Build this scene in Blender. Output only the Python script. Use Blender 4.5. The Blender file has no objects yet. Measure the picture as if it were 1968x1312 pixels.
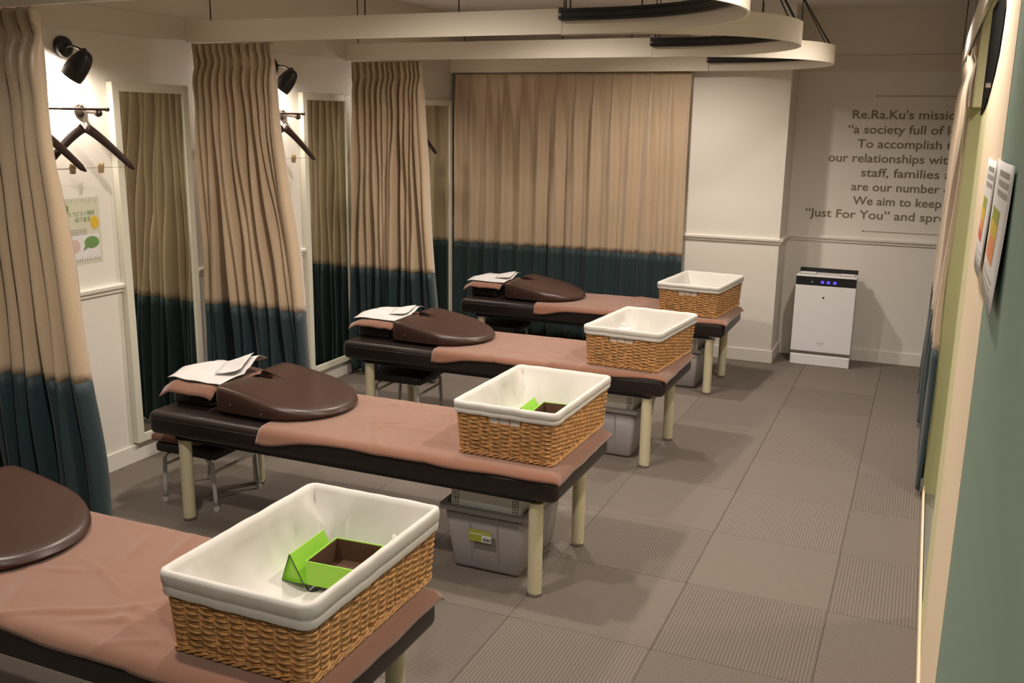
import bpy, bmesh, math, random
from mathutils import Vector, Matrix, noise
PI = math.pi
random.seed(7)
scene = bpy.context.scene
COL = scene.collection

# ------------------------------------------------------------------ camera
F, YAW, PITCH, ROLL, EYE = 1835.84, 0.4039266, 0.2260093, -0.0148081, 1.65
_f = Vector((-math.sin(YAW)*math.cos(PITCH), math.cos(YAW)*math.cos(PITCH), -math.sin(PITCH)))
_r = Vector((math.cos(YAW), math.sin(YAW), 0))
_d = _f.cross(_r)
_r2 = math.cos(ROLL)*_r + math.sin(ROLL)*_d
_d2 = -math.sin(ROLL)*_r + math.cos(ROLL)*_d
cam_data = bpy.data.cameras.new('camera'); cam = bpy.data.objects.new('camera', cam_data); COL.objects.link(cam)
cam_data.sensor_width = 36; cam_data.lens = F/1968*36; cam_data.clip_start = 0.02
cam.matrix_world = Matrix(((_r2.x, -_d2.x, -_f.x, 0), (_r2.y, -_d2.y, -_f.y, 0), (_r2.z, -_d2.z, -_f.z, EYE), (0, 0, 0, 1)))
scene.camera = cam

# ------------------------------------------------------------------ world, exposure
w = bpy.data.worlds.new('world'); scene.world = w; w.use_nodes = True
w.node_tree.nodes['Background'].inputs[0].default_value = (1.0, .86, .66, 1)
w.node_tree.nodes['Background'].inputs[1].default_value = .02
scene.view_settings.view_transform = 'Standard'; scene.view_settings.look = 'None'
scene.view_settings.exposure = 0.30; scene.view_settings.gamma = 1.0
scene.view_settings.use_curve_mapping = False
LIGHT = (1.0, .888, .785)
BAY_W, AISLE_W, WALL_LAMP_W = 25, 21, 4.2

# ------------------------------------------------------------------ layout (metres; camera stands at the origin)
XL, YB, XR, ZC = -3.43, 7.17, .13, 2.43
PITCH_Y = 1.443
BEDY = [1.709 + PITCH_Y*i for i in range(4)]          # bed centre lines
RAILY = [2.43, 3.86, 5.27, 6.71]
YF = -1.6

# ------------------------------------------------------------------ materials
def mat(name, col, rough=.6, metal=0, sheen=0, spec=.5, coat=0):
    m = bpy.data.materials.new(name); m.use_nodes = True
    b = m.node_tree.nodes['Principled BSDF']
    b.inputs['Base Color'].default_value = (*col, 1); b.inputs['Roughness'].default_value = rough
    b.inputs['Metallic'].default_value = metal; b.inputs['Sheen Weight'].default_value = sheen
    b.inputs['Specular IOR Level'].default_value = spec; b.inputs['Coat Weight'].default_value = coat
    return m
def grain(m, scale, strength=.2, dist=.002, colvar=0, detail=3, kind='noise', stretch=(1, 1, 1)):
    nt = m.node_tree; b = nt.nodes['Principled BSDF']
    tc = nt.nodes.new('ShaderNodeTexCoord'); mp = nt.nodes.new('ShaderNodeMapping'); mp.inputs['Scale'].default_value = stretch
    n = nt.nodes.new('ShaderNodeTexNoise'); n.inputs['Scale'].default_value = scale; n.inputs['Detail'].default_value = detail
    nt.links.new(tc.outputs['Object'], mp.inputs[0]); nt.links.new(mp.outputs[0], n.inputs['Vector'])
    bp = nt.nodes.new('ShaderNodeBump'); bp.inputs['Strength'].default_value = strength; bp.inputs['Distance'].default_value = dist
    nt.links.new(n.outputs['Fac'], bp.inputs['Height']); nt.links.new(bp.outputs[0], b.inputs['Normal'])
    if colvar:
        c = b.inputs['Base Color'].default_value[:3]
        r = nt.nodes.new('ShaderNodeValToRGB')
        r.color_ramp.elements[0].position = .3; r.color_ramp.elements[1].position = .7
        r.color_ramp.elements[0].color = (*[v*(1-colvar) for v in c], 1); r.color_ramp.elements[1].color = (*[min(1, v*(1+colvar)) for v in c], 1)
        nt.links.new(n.outputs['Fac'], r.inputs[0]); nt.links.new(r.outputs[0], b.inputs['Base Color'])
    return m
M = {}
M['wall'] = grain(mat('wall_paper', (.70, .665, .60), .75), 220, .12, .001)
M['upper'] = grain(mat('upper_wall_beige', (.66, .61, .53), .8), 220, .12, .001)  # slightly darker beige for the strip above the wall band
M['band'] = mat('band_paint', (.63, .57, .49), .7)
M['trim'] = mat('trim_paint', (.72, .685, .62), .5)
M['ceil'] = grain(mat('ceiling_paint', (.68, .65, .60), .85), 150, .1, .001)
M['rail'] = mat('rail_fascia', (.73, .67, .57), .5)
M['track'] = mat('track_black', (.012, .011, .012), .25)
M['matt'] = mat('matt_black', (.006, .006, .006), .9, spec=.05)
M['wire'] = mat('wire_black', (.01, .01, .01), .5)
M['beige'] = grain(mat('beige_satin', (.46, .35, .235), .36, sheen=.35), 600, .15, .0006, .06, stretch=(1, 1, .15))
M['teal'] = grain(mat('teal_satin', (.0165, .034, .039), .58, sheen=.15, spec=.3), 600, .15, .0006)
M['vinyl'] = grain(mat('dark_vinyl', (.016, .010, .009), .38), 500, .15, .0005)
M['cushion'] = grain(mat('brown_vinyl', (.048, .023, .017), .36), 500, .15, .0005)
M['towel'] = grain(mat('brown_towel', (.235, .108, .067), .95, sheen=.5, spec=.1), 900, .7, .0015, .16, 6)
M['towel2'] = grain(mat('dark_towel', (.20, .09, .055), .95, sheen=.4, spec=.1), 900, .7, .0015, .16, 6)
M['leg'] = mat('cream_enamel', (.62, .56, .38), .35)
M['chrome'] = mat('steel', (.55, .52, .48), .3, 1)
M['paper'] = mat('paper', (.66, .645, .63), .7)
M['linen'] = grain(mat('white_linen', (.60, .575, .535), .9, sheen=.1), 700, .2, .0006)
M['wicker'] = grain(mat('wicker', (.50, .265, .10), .5), 60, .2, .001, .42)
M['green'] = mat('green_card', (.27, .56, .04), .5)
M['green_dark'] = mat('dark_edge', (.015, .05, .01), .6)
M['brown'] = grain(mat('brown_board', (.10, .05, .025), .7), 200, .1, .001, .2)
M['bin'] = mat('grey_plastic', (.27, .25, .25), .4)
M['white_pl'] = mat('white_plastic', (.80, .78, .73), .45)
M['black_pl'] = mat('black_plastic', (.012, .012, .014), .3)
M['grey'] = mat('grey_plastic_trim', (.25, .24, .22), .5)
M['pur'] = mat('purifier_white', (.74, .73, .74), .3)
M['lampblack'] = mat('lamp_black', (.008, .008, .009), .3)
M['bronze'] = mat('dark_bronze', (.05, .035, .028), .3, .6)
M['wood'] = mat('dark_wood', (.028, .012, .009), .4)
M['clip'] = mat('clip_wood', (.34, .24, .12), .6)
M['frame'] = mat('mirror_frame_paint', (.66, .64, .54), .45)
M['mirror'] = mat('mirror_glass', (.74, .77, .70), .02, 1)
M['stool'] = mat('stool_black', (.012, .010, .010), .6)
M['stool_leg'] = mat('stool_leg_white', (.45, .44, .42), .4)
M['tealwall'] = grain(mat('teal_wall_paint', (.20, .30, .24), .6), 200, .2, .001)
M['cream'] = mat('cream_wall_paint', (.80, .66, .48), .7)
M['lime'] = mat('lime_frame', (.46, .46, .23), .5)
M['lime2'] = mat('pale_lime_frame', (.68, .66, .38), .5)
M['text'] = mat('olive_lettering', (.17, .155, .085), .6)
M['alu'] = mat('aluminium', (.5, .5, .48), .4, .8)
M['yellow'] = mat('print_yellow', (.62, .42, .03), .7)
M['pgreen'] = mat('print_green', (.14, .26, .08), .7)
M['plight'] = mat('print_pale_green', (.56, .55, .43), .7)
M['pgrey'] = mat('print_grey', (.30, .29, .26), .7)
M['ppink'] = mat('print_pink', (.55, .42, .38), .7)
M['orange'] = mat('print_orange', (.70, .26, .09), .7)
M['red'] = mat('print_red', (.55, .10, .06), .7)
M['lime_print'] = mat('print_lime', (.30, .34, .03), .6)
def emis(name, col, s):
    m = mat(name, (0, 0, 0)); b = m.node_tree.nodes['Principled BSDF']
    b.inputs['Emission Color'].default_value = (*col, 1); b.inputs['Emission Strength'].default_value = s
    return m
M['blue_led'] = emis('blue_led', (.08, .05, 1.0), 1.6)
M['white_led'] = emis('green_led', (.5, .9, .6), .5)
M['bulb'] = emis('bulb', (1, .82, .58), 14)
M['downlight'] = emis('downlight_lens', (1, .82, .58), 6)
def carpet():
    m = mat('carpet', (.16, .13, .10), .95, spec=.1); nt = m.node_tree; b = nt.nodes['Principled BSDF']
    tc = nt.nodes.new('ShaderNodeTexCoord')
    wv = nt.nodes.new('ShaderNodeTexWave'); wv.wave_type = 'BANDS'; wv.bands_direction = 'X'
    wv.inputs['Scale'].default_value = 27; wv.inputs['Distortion'].default_value = .5; wv.inputs['Detail'].default_value = 2; wv.inputs['Detail Scale'].default_value = 8
    n = nt.nodes.new('ShaderNodeTexNoise'); n.inputs['Scale'].default_value = 420; n.inputs['Detail'].default_value = 2
    n2 = nt.nodes.new('ShaderNodeTexNoise'); n2.inputs['Scale'].default_value = 3
    for t in (wv, n, n2): nt.links.new(tc.outputs['Object'], t.inputs['Vector'])
    a = nt.nodes.new('ShaderNodeMath'); a.operation = 'MULTIPLY_ADD'; a.inputs[1].default_value = .22
    nt.links.new(wv.outputs['Fac'], a.inputs[0])
    s = nt.nodes.new('ShaderNodeMath'); s.operation = 'MULTIPLY'; s.inputs[1].default_value = .78
    nt.links.new(n.outputs['Fac'], s.inputs[0]); nt.links.new(s.outputs[0], a.inputs[2])
    r = nt.nodes.new('ShaderNodeValToRGB')
    r.color_ramp.elements[0].position = .2; r.color_ramp.elements[0].color = (.080, .067, .057, 1)
    r.color_ramp.elements[1].position = .8; r.color_ramp.elements[1].color = (.255, .220, .188, 1)
    nt.links.new(a.outputs[0], r.inputs[0])
    oi = nt.nodes.new('ShaderNodeObjectInfo'); h = nt.nodes.new('ShaderNodeHueSaturation')
    mr = nt.nodes.new('ShaderNodeMapRange'); mr.inputs['To Min'].default_value = .93; mr.inputs['To Max'].default_value = 1.07
    nt.links.new(oi.outputs['Random'], mr.inputs['Value']); nt.links.new(mr.outputs[0], h.inputs['Value'])
    nt.links.new(r.outputs[0], h.inputs['Color']); nt.links.new(h.outputs[0], b.inputs['Base Color'])
    bp = nt.nodes.new('ShaderNodeBump'); bp.inputs['Strength'].default_value = .5; bp.inputs['Distance'].default_value = .003
    nt.links.new(a.outputs[0], bp.inputs['Height']); nt.links.new(bp.outputs[0], b.inputs['Normal'])
    return m
M['carpet'] = carpet()
M['subfloor'] = mat('floor_underlay', (.08, .065, .05), .9)

# ------------------------------------------------------------------ helpers
def tag(o, label=None, cat=None, group=None, kind=None):
    if label: o['label'] = label
    if cat: o['category'] = cat
    if group: o['group'] = group
    if kind: o['kind'] = kind
    return o
def empty(name, loc=(0, 0, 0), rz=0):
    o = bpy.data.objects.new(name, None); COL.objects.link(o); o.location = loc; o.rotation_euler.z = rz
    o.empty_display_size = .05
    return o
def obj(name, me, m, parent=None, loc=None, smooth=False):
    if isinstance(me, bmesh.types.BMesh):
        bm = me; bmesh.ops.recalc_face_normals(bm, faces=bm.faces)
        me = bpy.data.meshes.new(name); bm.to_mesh(me); bm.free()
    if not me.materials: me.materials.append(M[m] if isinstance(m, str) else m)
    if smooth is True: me.polygons.foreach_set('use_smooth', [True]*len(me.polygons))
    elif smooth: 
        me.polygons.foreach_set('use_smooth', [True]*len(me.polygons)); me.set_sharp_from_angle(angle=math.radians(smooth))
    o = bpy.data.objects.new(name, me); COL.objects.link(o)
    if parent: o.parent = parent
    if loc: o.location = loc
    return o
def box(bm, x0, x1, y0, y1, z0, z1, bev=0, seg=2):
    r = bmesh.ops.create_cube(bm, size=1)
    vs = r['verts']
    for v in vs: v.co = Vector(((x0+x1)/2+v.co.x*(x1-x0), (y0+y1)/2+v.co.y*(y1-y0), (z0+z1)/2+v.co.z*(z1-z0)))
    if bev:
        es = list({e for v in vs for e in v.link_edges})
        bmesh.ops.bevel(bm, geom=es, offset=bev, segments=seg, affect='EDGES', profile=.5)
    return vs
def nb(): return bmesh.new()
def B(*a, **k):
    bm = nb(); box(bm, *a, **k); return bm
def frame_of(t):
    t = t.normalized(); up = Vector((0, 0, 1)) if abs(t.z) < .95 else Vector((1, 0, 0))
    n = t.cross(up).normalized(); return n, n.cross(t)
def tube(bm, pts, rad, sides=8, cap=True, closed=False):
    pts = [Vector(p) for p in pts]; rings = []; N = len(pts)
    rr = rad if isinstance(rad, (list, tuple)) else [rad]*N
    for i, p in enumerate(pts):
        t = (pts[(i+1) % N]-pts[i-1]) if closed else (pts[min(i+1, N-1)]-pts[max(i-1, 0)])
        n, b = frame_of(t)
        rings.append([bm.verts.new(p+n*rr[i]*math.cos(2*PI*k/sides)+b*rr[i]*math.sin(2*PI*k/sides)) for k in range(sides)])
    for i in range(N if closed else N-1):
        a, c = rings[i], rings[(i+1) % N]
        for k in range(sides): bm.faces.new((a[k], a[(k+1) % sides], c[(k+1) % sides], c[k]))
    if cap and not closed: bm.faces.new(rings[0]); bm.faces.new(rings[-1])
    return bm
def T(pts, rad, sides=8, **k): return tube(nb(), pts, rad, sides, **k)
def lathe(prof, axis=None, org=(0, 0, 0), sides=24, capA=True, capB=True):
    bm = nb(); ax = Vector(axis or (0, 0, 1)).normalized(); n, b = frame_of(ax); o = Vector(org); rings = []
    for r, h in prof:
        rings.append([bm.verts.new(o+ax*h+(n*math.cos(2*PI*k/sides)+b*math.sin(2*PI*k/sides))*max(r, 1e-4)) for k in range(sides)])
    for a, c in zip(rings, rings[1:]):
        for k in range(sides): bm.faces.new((a[k], a[(k+1) % sides], c[(k+1) % sides], c[k]))
    if capA: bm.faces.new(rings[0])
    if capB: bm.faces.new(rings[-1])
    return bm
def grid(fn, nu, nv, closed_u=False):
    bm = nb(); vs = [[bm.verts.new(fn(i/nu, j/nv)) for j in range(nv+1)] for i in range(nu+(0 if closed_u else 1))]
    L = len(vs)
    for i in range(nu):
        for j in range(nv): bm.faces.new((vs[i][j], vs[(i+1) % L][j], vs[(i+1) % L][j+1], vs[i][j+1]))
    return bm
def solid(o, t, off=-1):
    m = o.modifiers.new('thickness', 'SOLIDIFY'); m.thickness = t; m.offset = off; return o
def prism(poly, axis, a, b):
    """poly in the two other axes, extruded along axis from a to b"""
    bm = nb()
    def P(p, t): return {'x': (t, p[0], p[1]), 'y': (p[0], t, p[1]), 'z': (p[0], p[1], t)}[axis]
    A = [bm.verts.new(P(p, a)) for p in poly]; C = [bm.verts.new(P(p, b)) for p in poly]
    bm.faces.new(A); bm.faces.new(C[::-1])
    for i in range(len(poly)): bm.faces.new((A[i], A[(i+1) % len(poly)], C[(i+1) % len(poly)], C[i]))
    return bm
def nz(x, y=0, z=0): return noise.noise(Vector((x, y, z)))
def clamp(v, a=0., b=1.): return max(a, min(b, v))
def sm(t): t = clamp(t); return t*t*(3-2*t)
def txt(body, size, m, parent, mtx, name='lettering', width=None, prefix=None, align='LEFT', bold=0.0):
    cu = bpy.data.curves.new(name, 'FONT'); cu.body = body; cu.size = size; cu.align_x = align; cu.resolution_u = 3; cu.offset = bold
    t = bpy.data.objects.new(name, cu); COL.objects.link(t)
    dg = bpy.context.evaluated_depsgraph_get(); dg.update()
    me = bpy.data.meshes.new_from_object(t.evaluated_get(dg)); COL.objects.unlink(t); bpy.data.objects.remove(t)
    if width:
        xs = [v.co.x for v in me.vertices]; k = width/(max(xs)-min(xs)); x0 = min(xs)
        for v in me.vertices: v.co.x = (v.co.x-x0)*k
    for v in me.vertices: v.co = mtx @ v.co
    me.materials.clear()
    return obj(name, me, m, parent)
def mtx_face(origin, right, up):
    r = Vector(right); u = Vector(up); n = r.cross(u)
    return Matrix(((r.x, u.x, n.x, origin[0]), (r.y, u.y, n.y, origin[1]), (r.z, u.z, n.z, origin[2]), (0, 0, 0, 1)))
def copy_tree(o, parent=None):
    c = o.copy(); COL.objects.link(c)
    if parent: c.parent = parent
    for ch in [x for x in bpy.data.objects if x.parent == o]: copy_tree(ch, c)
    return c

# ------------------------------------------------------------------ room shell
def struct(name, bm, m, label, cat, parent=None, smooth=False):
    o = obj(name, bm, m, parent, smooth=smooth)
    if not parent: tag(o, label, cat, kind='structure')
    return o
floor = struct('floor', B(XL-.1, 1.4, YF-.1, YB+.1, -.08, -.007), 'subfloor', 'grey brown carpet tile floor of the massage room', 'floor')
tile_me = None; TS = .5
x0t, y0t = -.17, 3.24
ix0, ix1 = -7, 0; iy0, iy1 = -7, 7
for ix in range(ix0, ix1+2):
    for iy in range(iy0, iy1+1):
        cx, cy = x0t+(ix+.5)*TS, y0t+(iy+.5)*TS
        if ix > 0 and cy < 4.6: continue
        if cy < .3 or cx < XL-.2: continue
        if tile_me is None:
            o = obj('carpet_tile', B(-TS/2+.0006, TS/2-.0006, -TS/2+.0006, TS/2-.0006, -.0068, 0, bev=.0016, seg=1), 'carpet', floor); tile_me = o.data
        else:
            o = bpy.data.objects.new('carpet_tile', tile_me); COL.objects.link(o); o.parent = floor
        o.location = (cx, cy, -random.random()*.0006)
        o.rotation_euler.z = (PI/2 if (ix+iy) % 2 else 0)
struct('ceiling', B(XL-.1, 1.4, YF-.1, YB+.1, ZC, ZC+.1), 'ceil', 'plain off white ceiling above the curtain rails', 'ceiling')
struct('wall_left', B(XL-.1, XL, YF, YB+.1, 0, ZC), 'wall', 'cream papered wall behind the mirrors and wall lamps', 'wall')
struct('wall_back', B(XL, 1.4, YB, YB+.1, 0, ZC), 'wall', 'cream back wall with olive lettering', 'wall')
struct('wall_column', B(-1.59, -.905, 6.80, YB, 0, ZC), 'wall', 'white square column beside the closed back curtain', 'column')
struct('wall_front', B(XL, XR+.1, YF-.1, YF, 0, ZC), 'wall', 'wall behind the viewer', 'wall')
struct('wall_side', B(1.3, 1.4, 4.66, YB, 0, ZC), 'wall', 'wall behind the right hand curtain', 'wall')
# the upper wall above the picture rail and the rails/boards
def board(name, x0, x1, y0, y1, z0, z1, label, m='trim', bev=.003, cat='trim'):
    return struct(name, B(x0, x1, y0, y1, z0, z1, bev=bev, seg=2), m, label, cat)
board('trim_1', XL, XL+.014, YF, YB, 2.012, 2.118, 'beige band along the top of the left wall', 'band')
board('trim_2', -.905, 1.3, YB-.014, YB, 2.02, 2.125, 'beige band above the lettering on the back wall', 'band')
struct('trim_3', B(XL, XL+.006, YF, YB, 2.118, ZC), 'upper', 'beige upper wall strip over the mirrors', 'wall')
struct('trim_4', B(-.905, 1.3, YB-.006, YB, 2.125, ZC), 'upper', 'beige upper wall strip over the lettering', 'wall')
def chair_rail(name, axis, a, b, at, sgn, label):
    # a small moulded cap: two steps
    poly = [(0, .845), (.010, .848), (.012, .862), (.022, .868), (.024, .882), (.018, .888), (0, .889)]
    if axis == 'y': bm = prism([(at+sgn*p, z) for p, z in poly], 'y', a, b)
    else: bm = prism([(at+sgn*p, z) for p, z in poly], 'x', a, b)
    return struct(name, bm, 'trim', label, 'trim')
chair_rail('trim_5', 'y', YF, YB, XL, 1, 'white chair rail moulding along the left wall')
chair_rail('trim_6', 'x', -.905, 1.3, YB, -1, 'white chair rail moulding under the lettering')
chair_rail('trim_7', 'x', -1.596, -.899, 6.80, -1, 'white chair rail moulding across the column front')
chair_rail('trim_8', 'y', 6.80, YB, -.905, 1, 'white chair rail moulding on the column side')
board('baseboard_left', XL, XL+.012, YF, YB, 0, .088, 'tall white baseboard along the left wall', cat='baseboard')
board('baseboard_back', -.905, 1.3, YB-.012, YB, 0, .091, 'tall white baseboard along the back wall', cat='baseboard')
board('baseboard_column', -1.596, -.893, 6.788, 6.80, 0, .091, 'white baseboard across the column front', cat='baseboard')
board('baseboard_side', -.905, -.893, 6.80, YB, 0, .091, 'white baseboard on the column side', cat='baseboard')

# ---- right hand wall and doorway
wr = struct('wall_right', B(XR, XR+.10, YF, 2.16, 0, ZC), 'tealwall', 'green teal wall close to the viewer', 'wall')
struct('cream_panel', B(XR-.001, XR+.10, 2.16, 2.98, 0, ZC), 'cream', None, None, wr)
struct('lime_casing', B(XR, XR+.10, 2.98, 3.34, 0, ZC), 'lime2', None, None, wr)
struct('baseboard_right', B(XR-.010, XR-.001, 1.6, 4.56, 0, .045, bev=.002), 'cream', 'thin cream skirting along the teal wall', 'baseboard')
d = struct('door_1', B(.118, 1.3, 4.57, 4.65, 0, 1.74), 'lime', 'yellow green door frame beside the right curtain', 'door frame')
struct('head_panel', B(.137, .182, 4.50, 4.57, 1.735, ZC, bev=.004), 'lime2', None, None, d)
struct('side_panel', B(1.3, 1.34, 2.9, 4.66, 0, ZC), 'wall', None, None, d)
struct('end_panel', B(.23, 1.34, 2.86, 2.9, 0, ZC), 'wall', None, None, d)
struct('sill', B(XR+.005, .40, 3.34, 4.57, 0, .006), 'alu', None, None, d)
for k in range(4):
    struct('sill_groove', B(.142+k*.018, .147+k*.018, 3.34, 4.56, .006, .012), 'alu', None, None, d)
# flat black shape with a curved near edge, high at the doorway
poly = [(3.34, 1.69), (3.16, 1.705), (2.97, 1.735), (2.80, 1.785), (2.70, 1.83), (2.66, 1.89), (2.655, 1.93), (2.70, 1.96), (2.85, 1.985), (3.34, 2.0)]
cp = obj('curved_black_shape', prism(poly, 'x', XR-.004, XR+.004), 'matt'); tag(cp, 'flat black curved shape high at the doorway edge', 'panel')
cl = obj('hinge_pin', lathe([(.006, 0), (.006, .012)], (-1, 0, 0), (XR-.004, 2.90, 1.762), 10), 'chrome', cp)

# ------------------------------------------------------------------ lettering on the back wall
tx = empty('wall_lettering', (0, YB, 0)); tag(tx, 'olive green lettering in eight lines on the back wall', 'lettering')
LINES = [("Re.Ra.Ku's missio", -.525, 1.706, .655), ('\u201ca society full of lo', -.548, 1.607, .70), ('To accomplish t', -.478, 1.510, .60),
         ('our relationships with', -.662, 1.412, .81), ('staff, families a', -.436, 1.314, .575), ('are our number o', -.492, 1.216, .64),
         ('We aim to keep', -.474, 1.119, .572), ('\u201cJust For You\u201d and spre', -.788, 1.022, .925)]
for s, x, z, wd in LINES:
    txt(s, .082, 'text', tx, mtx_face((x, -.0015, z), (1, 0, 0), (0, 0, 1)), 'text_line', width=wd, bold=.0011)['kind'] = 'stuff'
for x, z in ((-.379, 1.857), (-.388, .935)):
    obj('rule', B(x, .55, -.0016, -.0006, z-.0018, z+.0018), 'text', tx)
    obj('rule_dot', lathe([(.006, 0), (.006, .0012)], (0, -1, 0), (x, -.0005, z), 12), 'text', tx)

# ------------------------------------------------------------------ ceiling downlights (above the frame)
def downlight(x, y, watts, label, ang=150, blend=.8):
    t = empty('ceiling_downlight', (x, y, ZC)); tag(t, label, 'downlight', 'recessed ceiling downlights')
    obj('trim_ring', lathe([(.055, -.004), (.07, -.004), (.07, 0), (.055, 0)], sides=24, capA=False, capB=False), 'trim', t)
    obj('lens', lathe([(.054, -.002), (.054, -.001)], sides=24), 'downlight', t)
    l = bpy.data.lights.new('downlight_beam', 'SPOT'); l.energy = watts; l.color = LIGHT; l.spot_size = math.radians(ang); l.spot_blend = blend; l.shadow_soft_size = .045
    lo = bpy.data.objects.new('downlight_beam', l); COL.objects.link(lo); lo.parent = t; lo.location = (0, 0, -.03)
    return t
NTH = ['nearest', 'second nearest', 'third nearest', 'farthest']
for i, y in enumerate(BEDY):
    downlight(-1.85 if i < 3 else -1.60, y-(.10 if i < 3 else .25), BAY_W*PI, 'recessed downlight over the %s massage bed' % NTH[i])
for i, y in enumerate((.4, 2.75, 5.25)):
    downlight(-.20, y, AISLE_W*PI, 'recessed downlight over the %s part of the aisle' % ('near', 'middle', 'far')[i])
downlight(.70, 3.7, 12*PI, 'unseen downlight added beyond the right hand doorway')  # unseen lamp, added to brighten the door frame and sill

# ------------------------------------------------------------------ curtain rails
def sweep(bm, path, prof, closed=False):
    """prof: list of (offset along left normal, z); path: 2-D points"""
    N = len(path); rings = []
    for i in range(N):
        a = Vector(path[max(i-1, 0)]); b = Vector(path[min(i+1, N-1)]); t = (b-a).normalized(); n = Vector((-t.y, t.x))
        p = Vector(path[i]); rings.append([bm.verts.new((p.x+n.x*o, p.y+n.y*o, z)) for o, z in prof])
    K = len(prof)
    for a, c in zip(rings, rings[1:]):
        for k in range(K): bm.faces.new((a[k], a[(k+1) % K], c[(k+1) % K], c[k]))
    bm.faces.new(rings[0]); bm.faces.new(rings[-1][::-1]); return bm
Z0, Z1 = 2.005, 2.105
FASC = lambda s: [(s*.0, Z0), (s*.0, Z1), (s*.009, Z1), (s*.009, Z0)]
TRK = lambda s: [(s*.010, Z1-.050), (s*.010, Z1-.002), (s*.030, Z1-.002), (s*.030, Z1-.012), (s*.026, Z1-.016), (s*.026, Z1-.036), (s*.034, Z1-.040), (s*.034, Z1-.050)]
XJ, XC = -1.45, -1.27
def wire(t, x, y, z0=Z1, top=None):
    tp = top or (x, y)
    obj('suspension_wire', T([(x, y, z0-.004), (tp[0], tp[1], ZC)], .0035, 6), 'wire', t)
RL = ['first', 'second', 'third', 'fourth']
RLAB = ['white hook-shaped curtain rail nearest the viewer at top left', 'white hook-shaped curtain rail over the second bed with gathered curtain',
        'white hook-shaped curtain rail over the third bed, second farthest', 'white hook-shaped curtain rail over the farthest bed and closed curtain']
for i, y in enumerate(RAILY):
    t = empty('curtain_rail', (0, 0, 0)); tag(t, RLAB[i], 'curtain rail', 'hook shaped curtain rails hung from the ceiling')
    t.location = (XL, y, 2.005); inv = Vector((XL, y, 2.005))
    def part(name, bm, m, smooth=False):
        bmesh.ops.translate(bm, verts=bm.verts, vec=-inv); return obj(name, bm, m, t, smooth=smooth)
    part('fascia', sweep(nb(), [(XL+.016, y), (XJ, y)], FASC(1)), 'rail')
    part('track', sweep(nb(), [(XL+.016, y), (XJ, y)], TRK(1)), 'track')
    yn = RAILY[i-1] if i else y-1.43
    y1, y2 = y+.012, yn+.055; R = (y1-y2)/2; yc = (y1+y2)/2
    path = [(XJ+.004, y1), (XJ+.09, y1), (XC, y1)] + [(XC+R*math.sin(a*PI/48), yc+R*math.cos(a*PI/48)) for a in range(1, 48)] + [(XC, y2), (XJ+.09, y2), (XJ-.02, y2)]
    part('curved_fascia', sweep(nb(), path, FASC(-1)), 'rail', smooth=40)
    part('curved_track', sweep(nb(), path, TRK(-1)), 'track', smooth=40)
    part('joint_bracket', B(XJ-.012, XJ+.006, y-.008, y+.016, Z0+.055, Z1+.004, bev=.002), 'bronze')
    part('joint_bolt', lathe([(.004, 0), (.004, .006)], (0, -1, 0), (XJ-.003, y-.008, Z0+.075), 8), 'chrome')
    for k in range(3):
        a = (PI/2)*(.55+.25*k) if False else (PI*(.30+.07*k)); 
    ws = {0: [-3.3, -2.4], 1: [-3.27, -2.40, -1.93], 2: [-3.326, -1.974], 3: [-3.3, -2.0]}[i]
    W = []
    for x in ws: W.append(((x, y+.02), (x, y+.02)))
    for dx in (.0, .02): W.append(((XJ+.01+dx, y+.02), (XJ+.01+dx, y+.02)))
    a0 = PI*.42
    for k in range(3):
        a = PI*(.47+.05*k); px, py = XC+(R-.02)*math.sin(a), yc+(R-.02)*math.cos(a)
        W.append(((px, py), (-.80, yc-.12)))
    for a in (PI*.08, PI*.22): W.append(((XC+(R-.02)*math.sin(a), yc+(R-.02)*math.cos(a)),)*2)
    for a, b in W:
        part('suspension_wire', T([(a[0], a[1], Z1-.006), (b[0], b[1], ZC)], .0032, 6), 'wire')
# rail along the right side
t = empty('curtain_rail', (.09, 5, 2.005)); tag(t, 'narrow white curtain rail along the right wall above gathered curtain', 'curtain rail')
inv = Vector((.09, 5, 2.005))
def part(name, bm, m, smooth=False):
    bmesh.ops.translate(bm, verts=bm.verts, vec=-inv); return obj(name, bm, m, t, smooth=smooth)
pth = [(.104, 2.99), (.104, 4.2), (.106, 5), (.112, 6.6)]
part('fascia', sweep(nb(), pth, FASC(-1)), 'rail', smooth=40); part('track', sweep(nb(), pth, TRK(-1)), 'track', smooth=40)
for x, y in ((.112, 6.6), (.118, 5.2)): part('suspension_wire', T([(x, y, Z1-.006), (x, y, ZC)], .0032, 6), 'wire')

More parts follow.
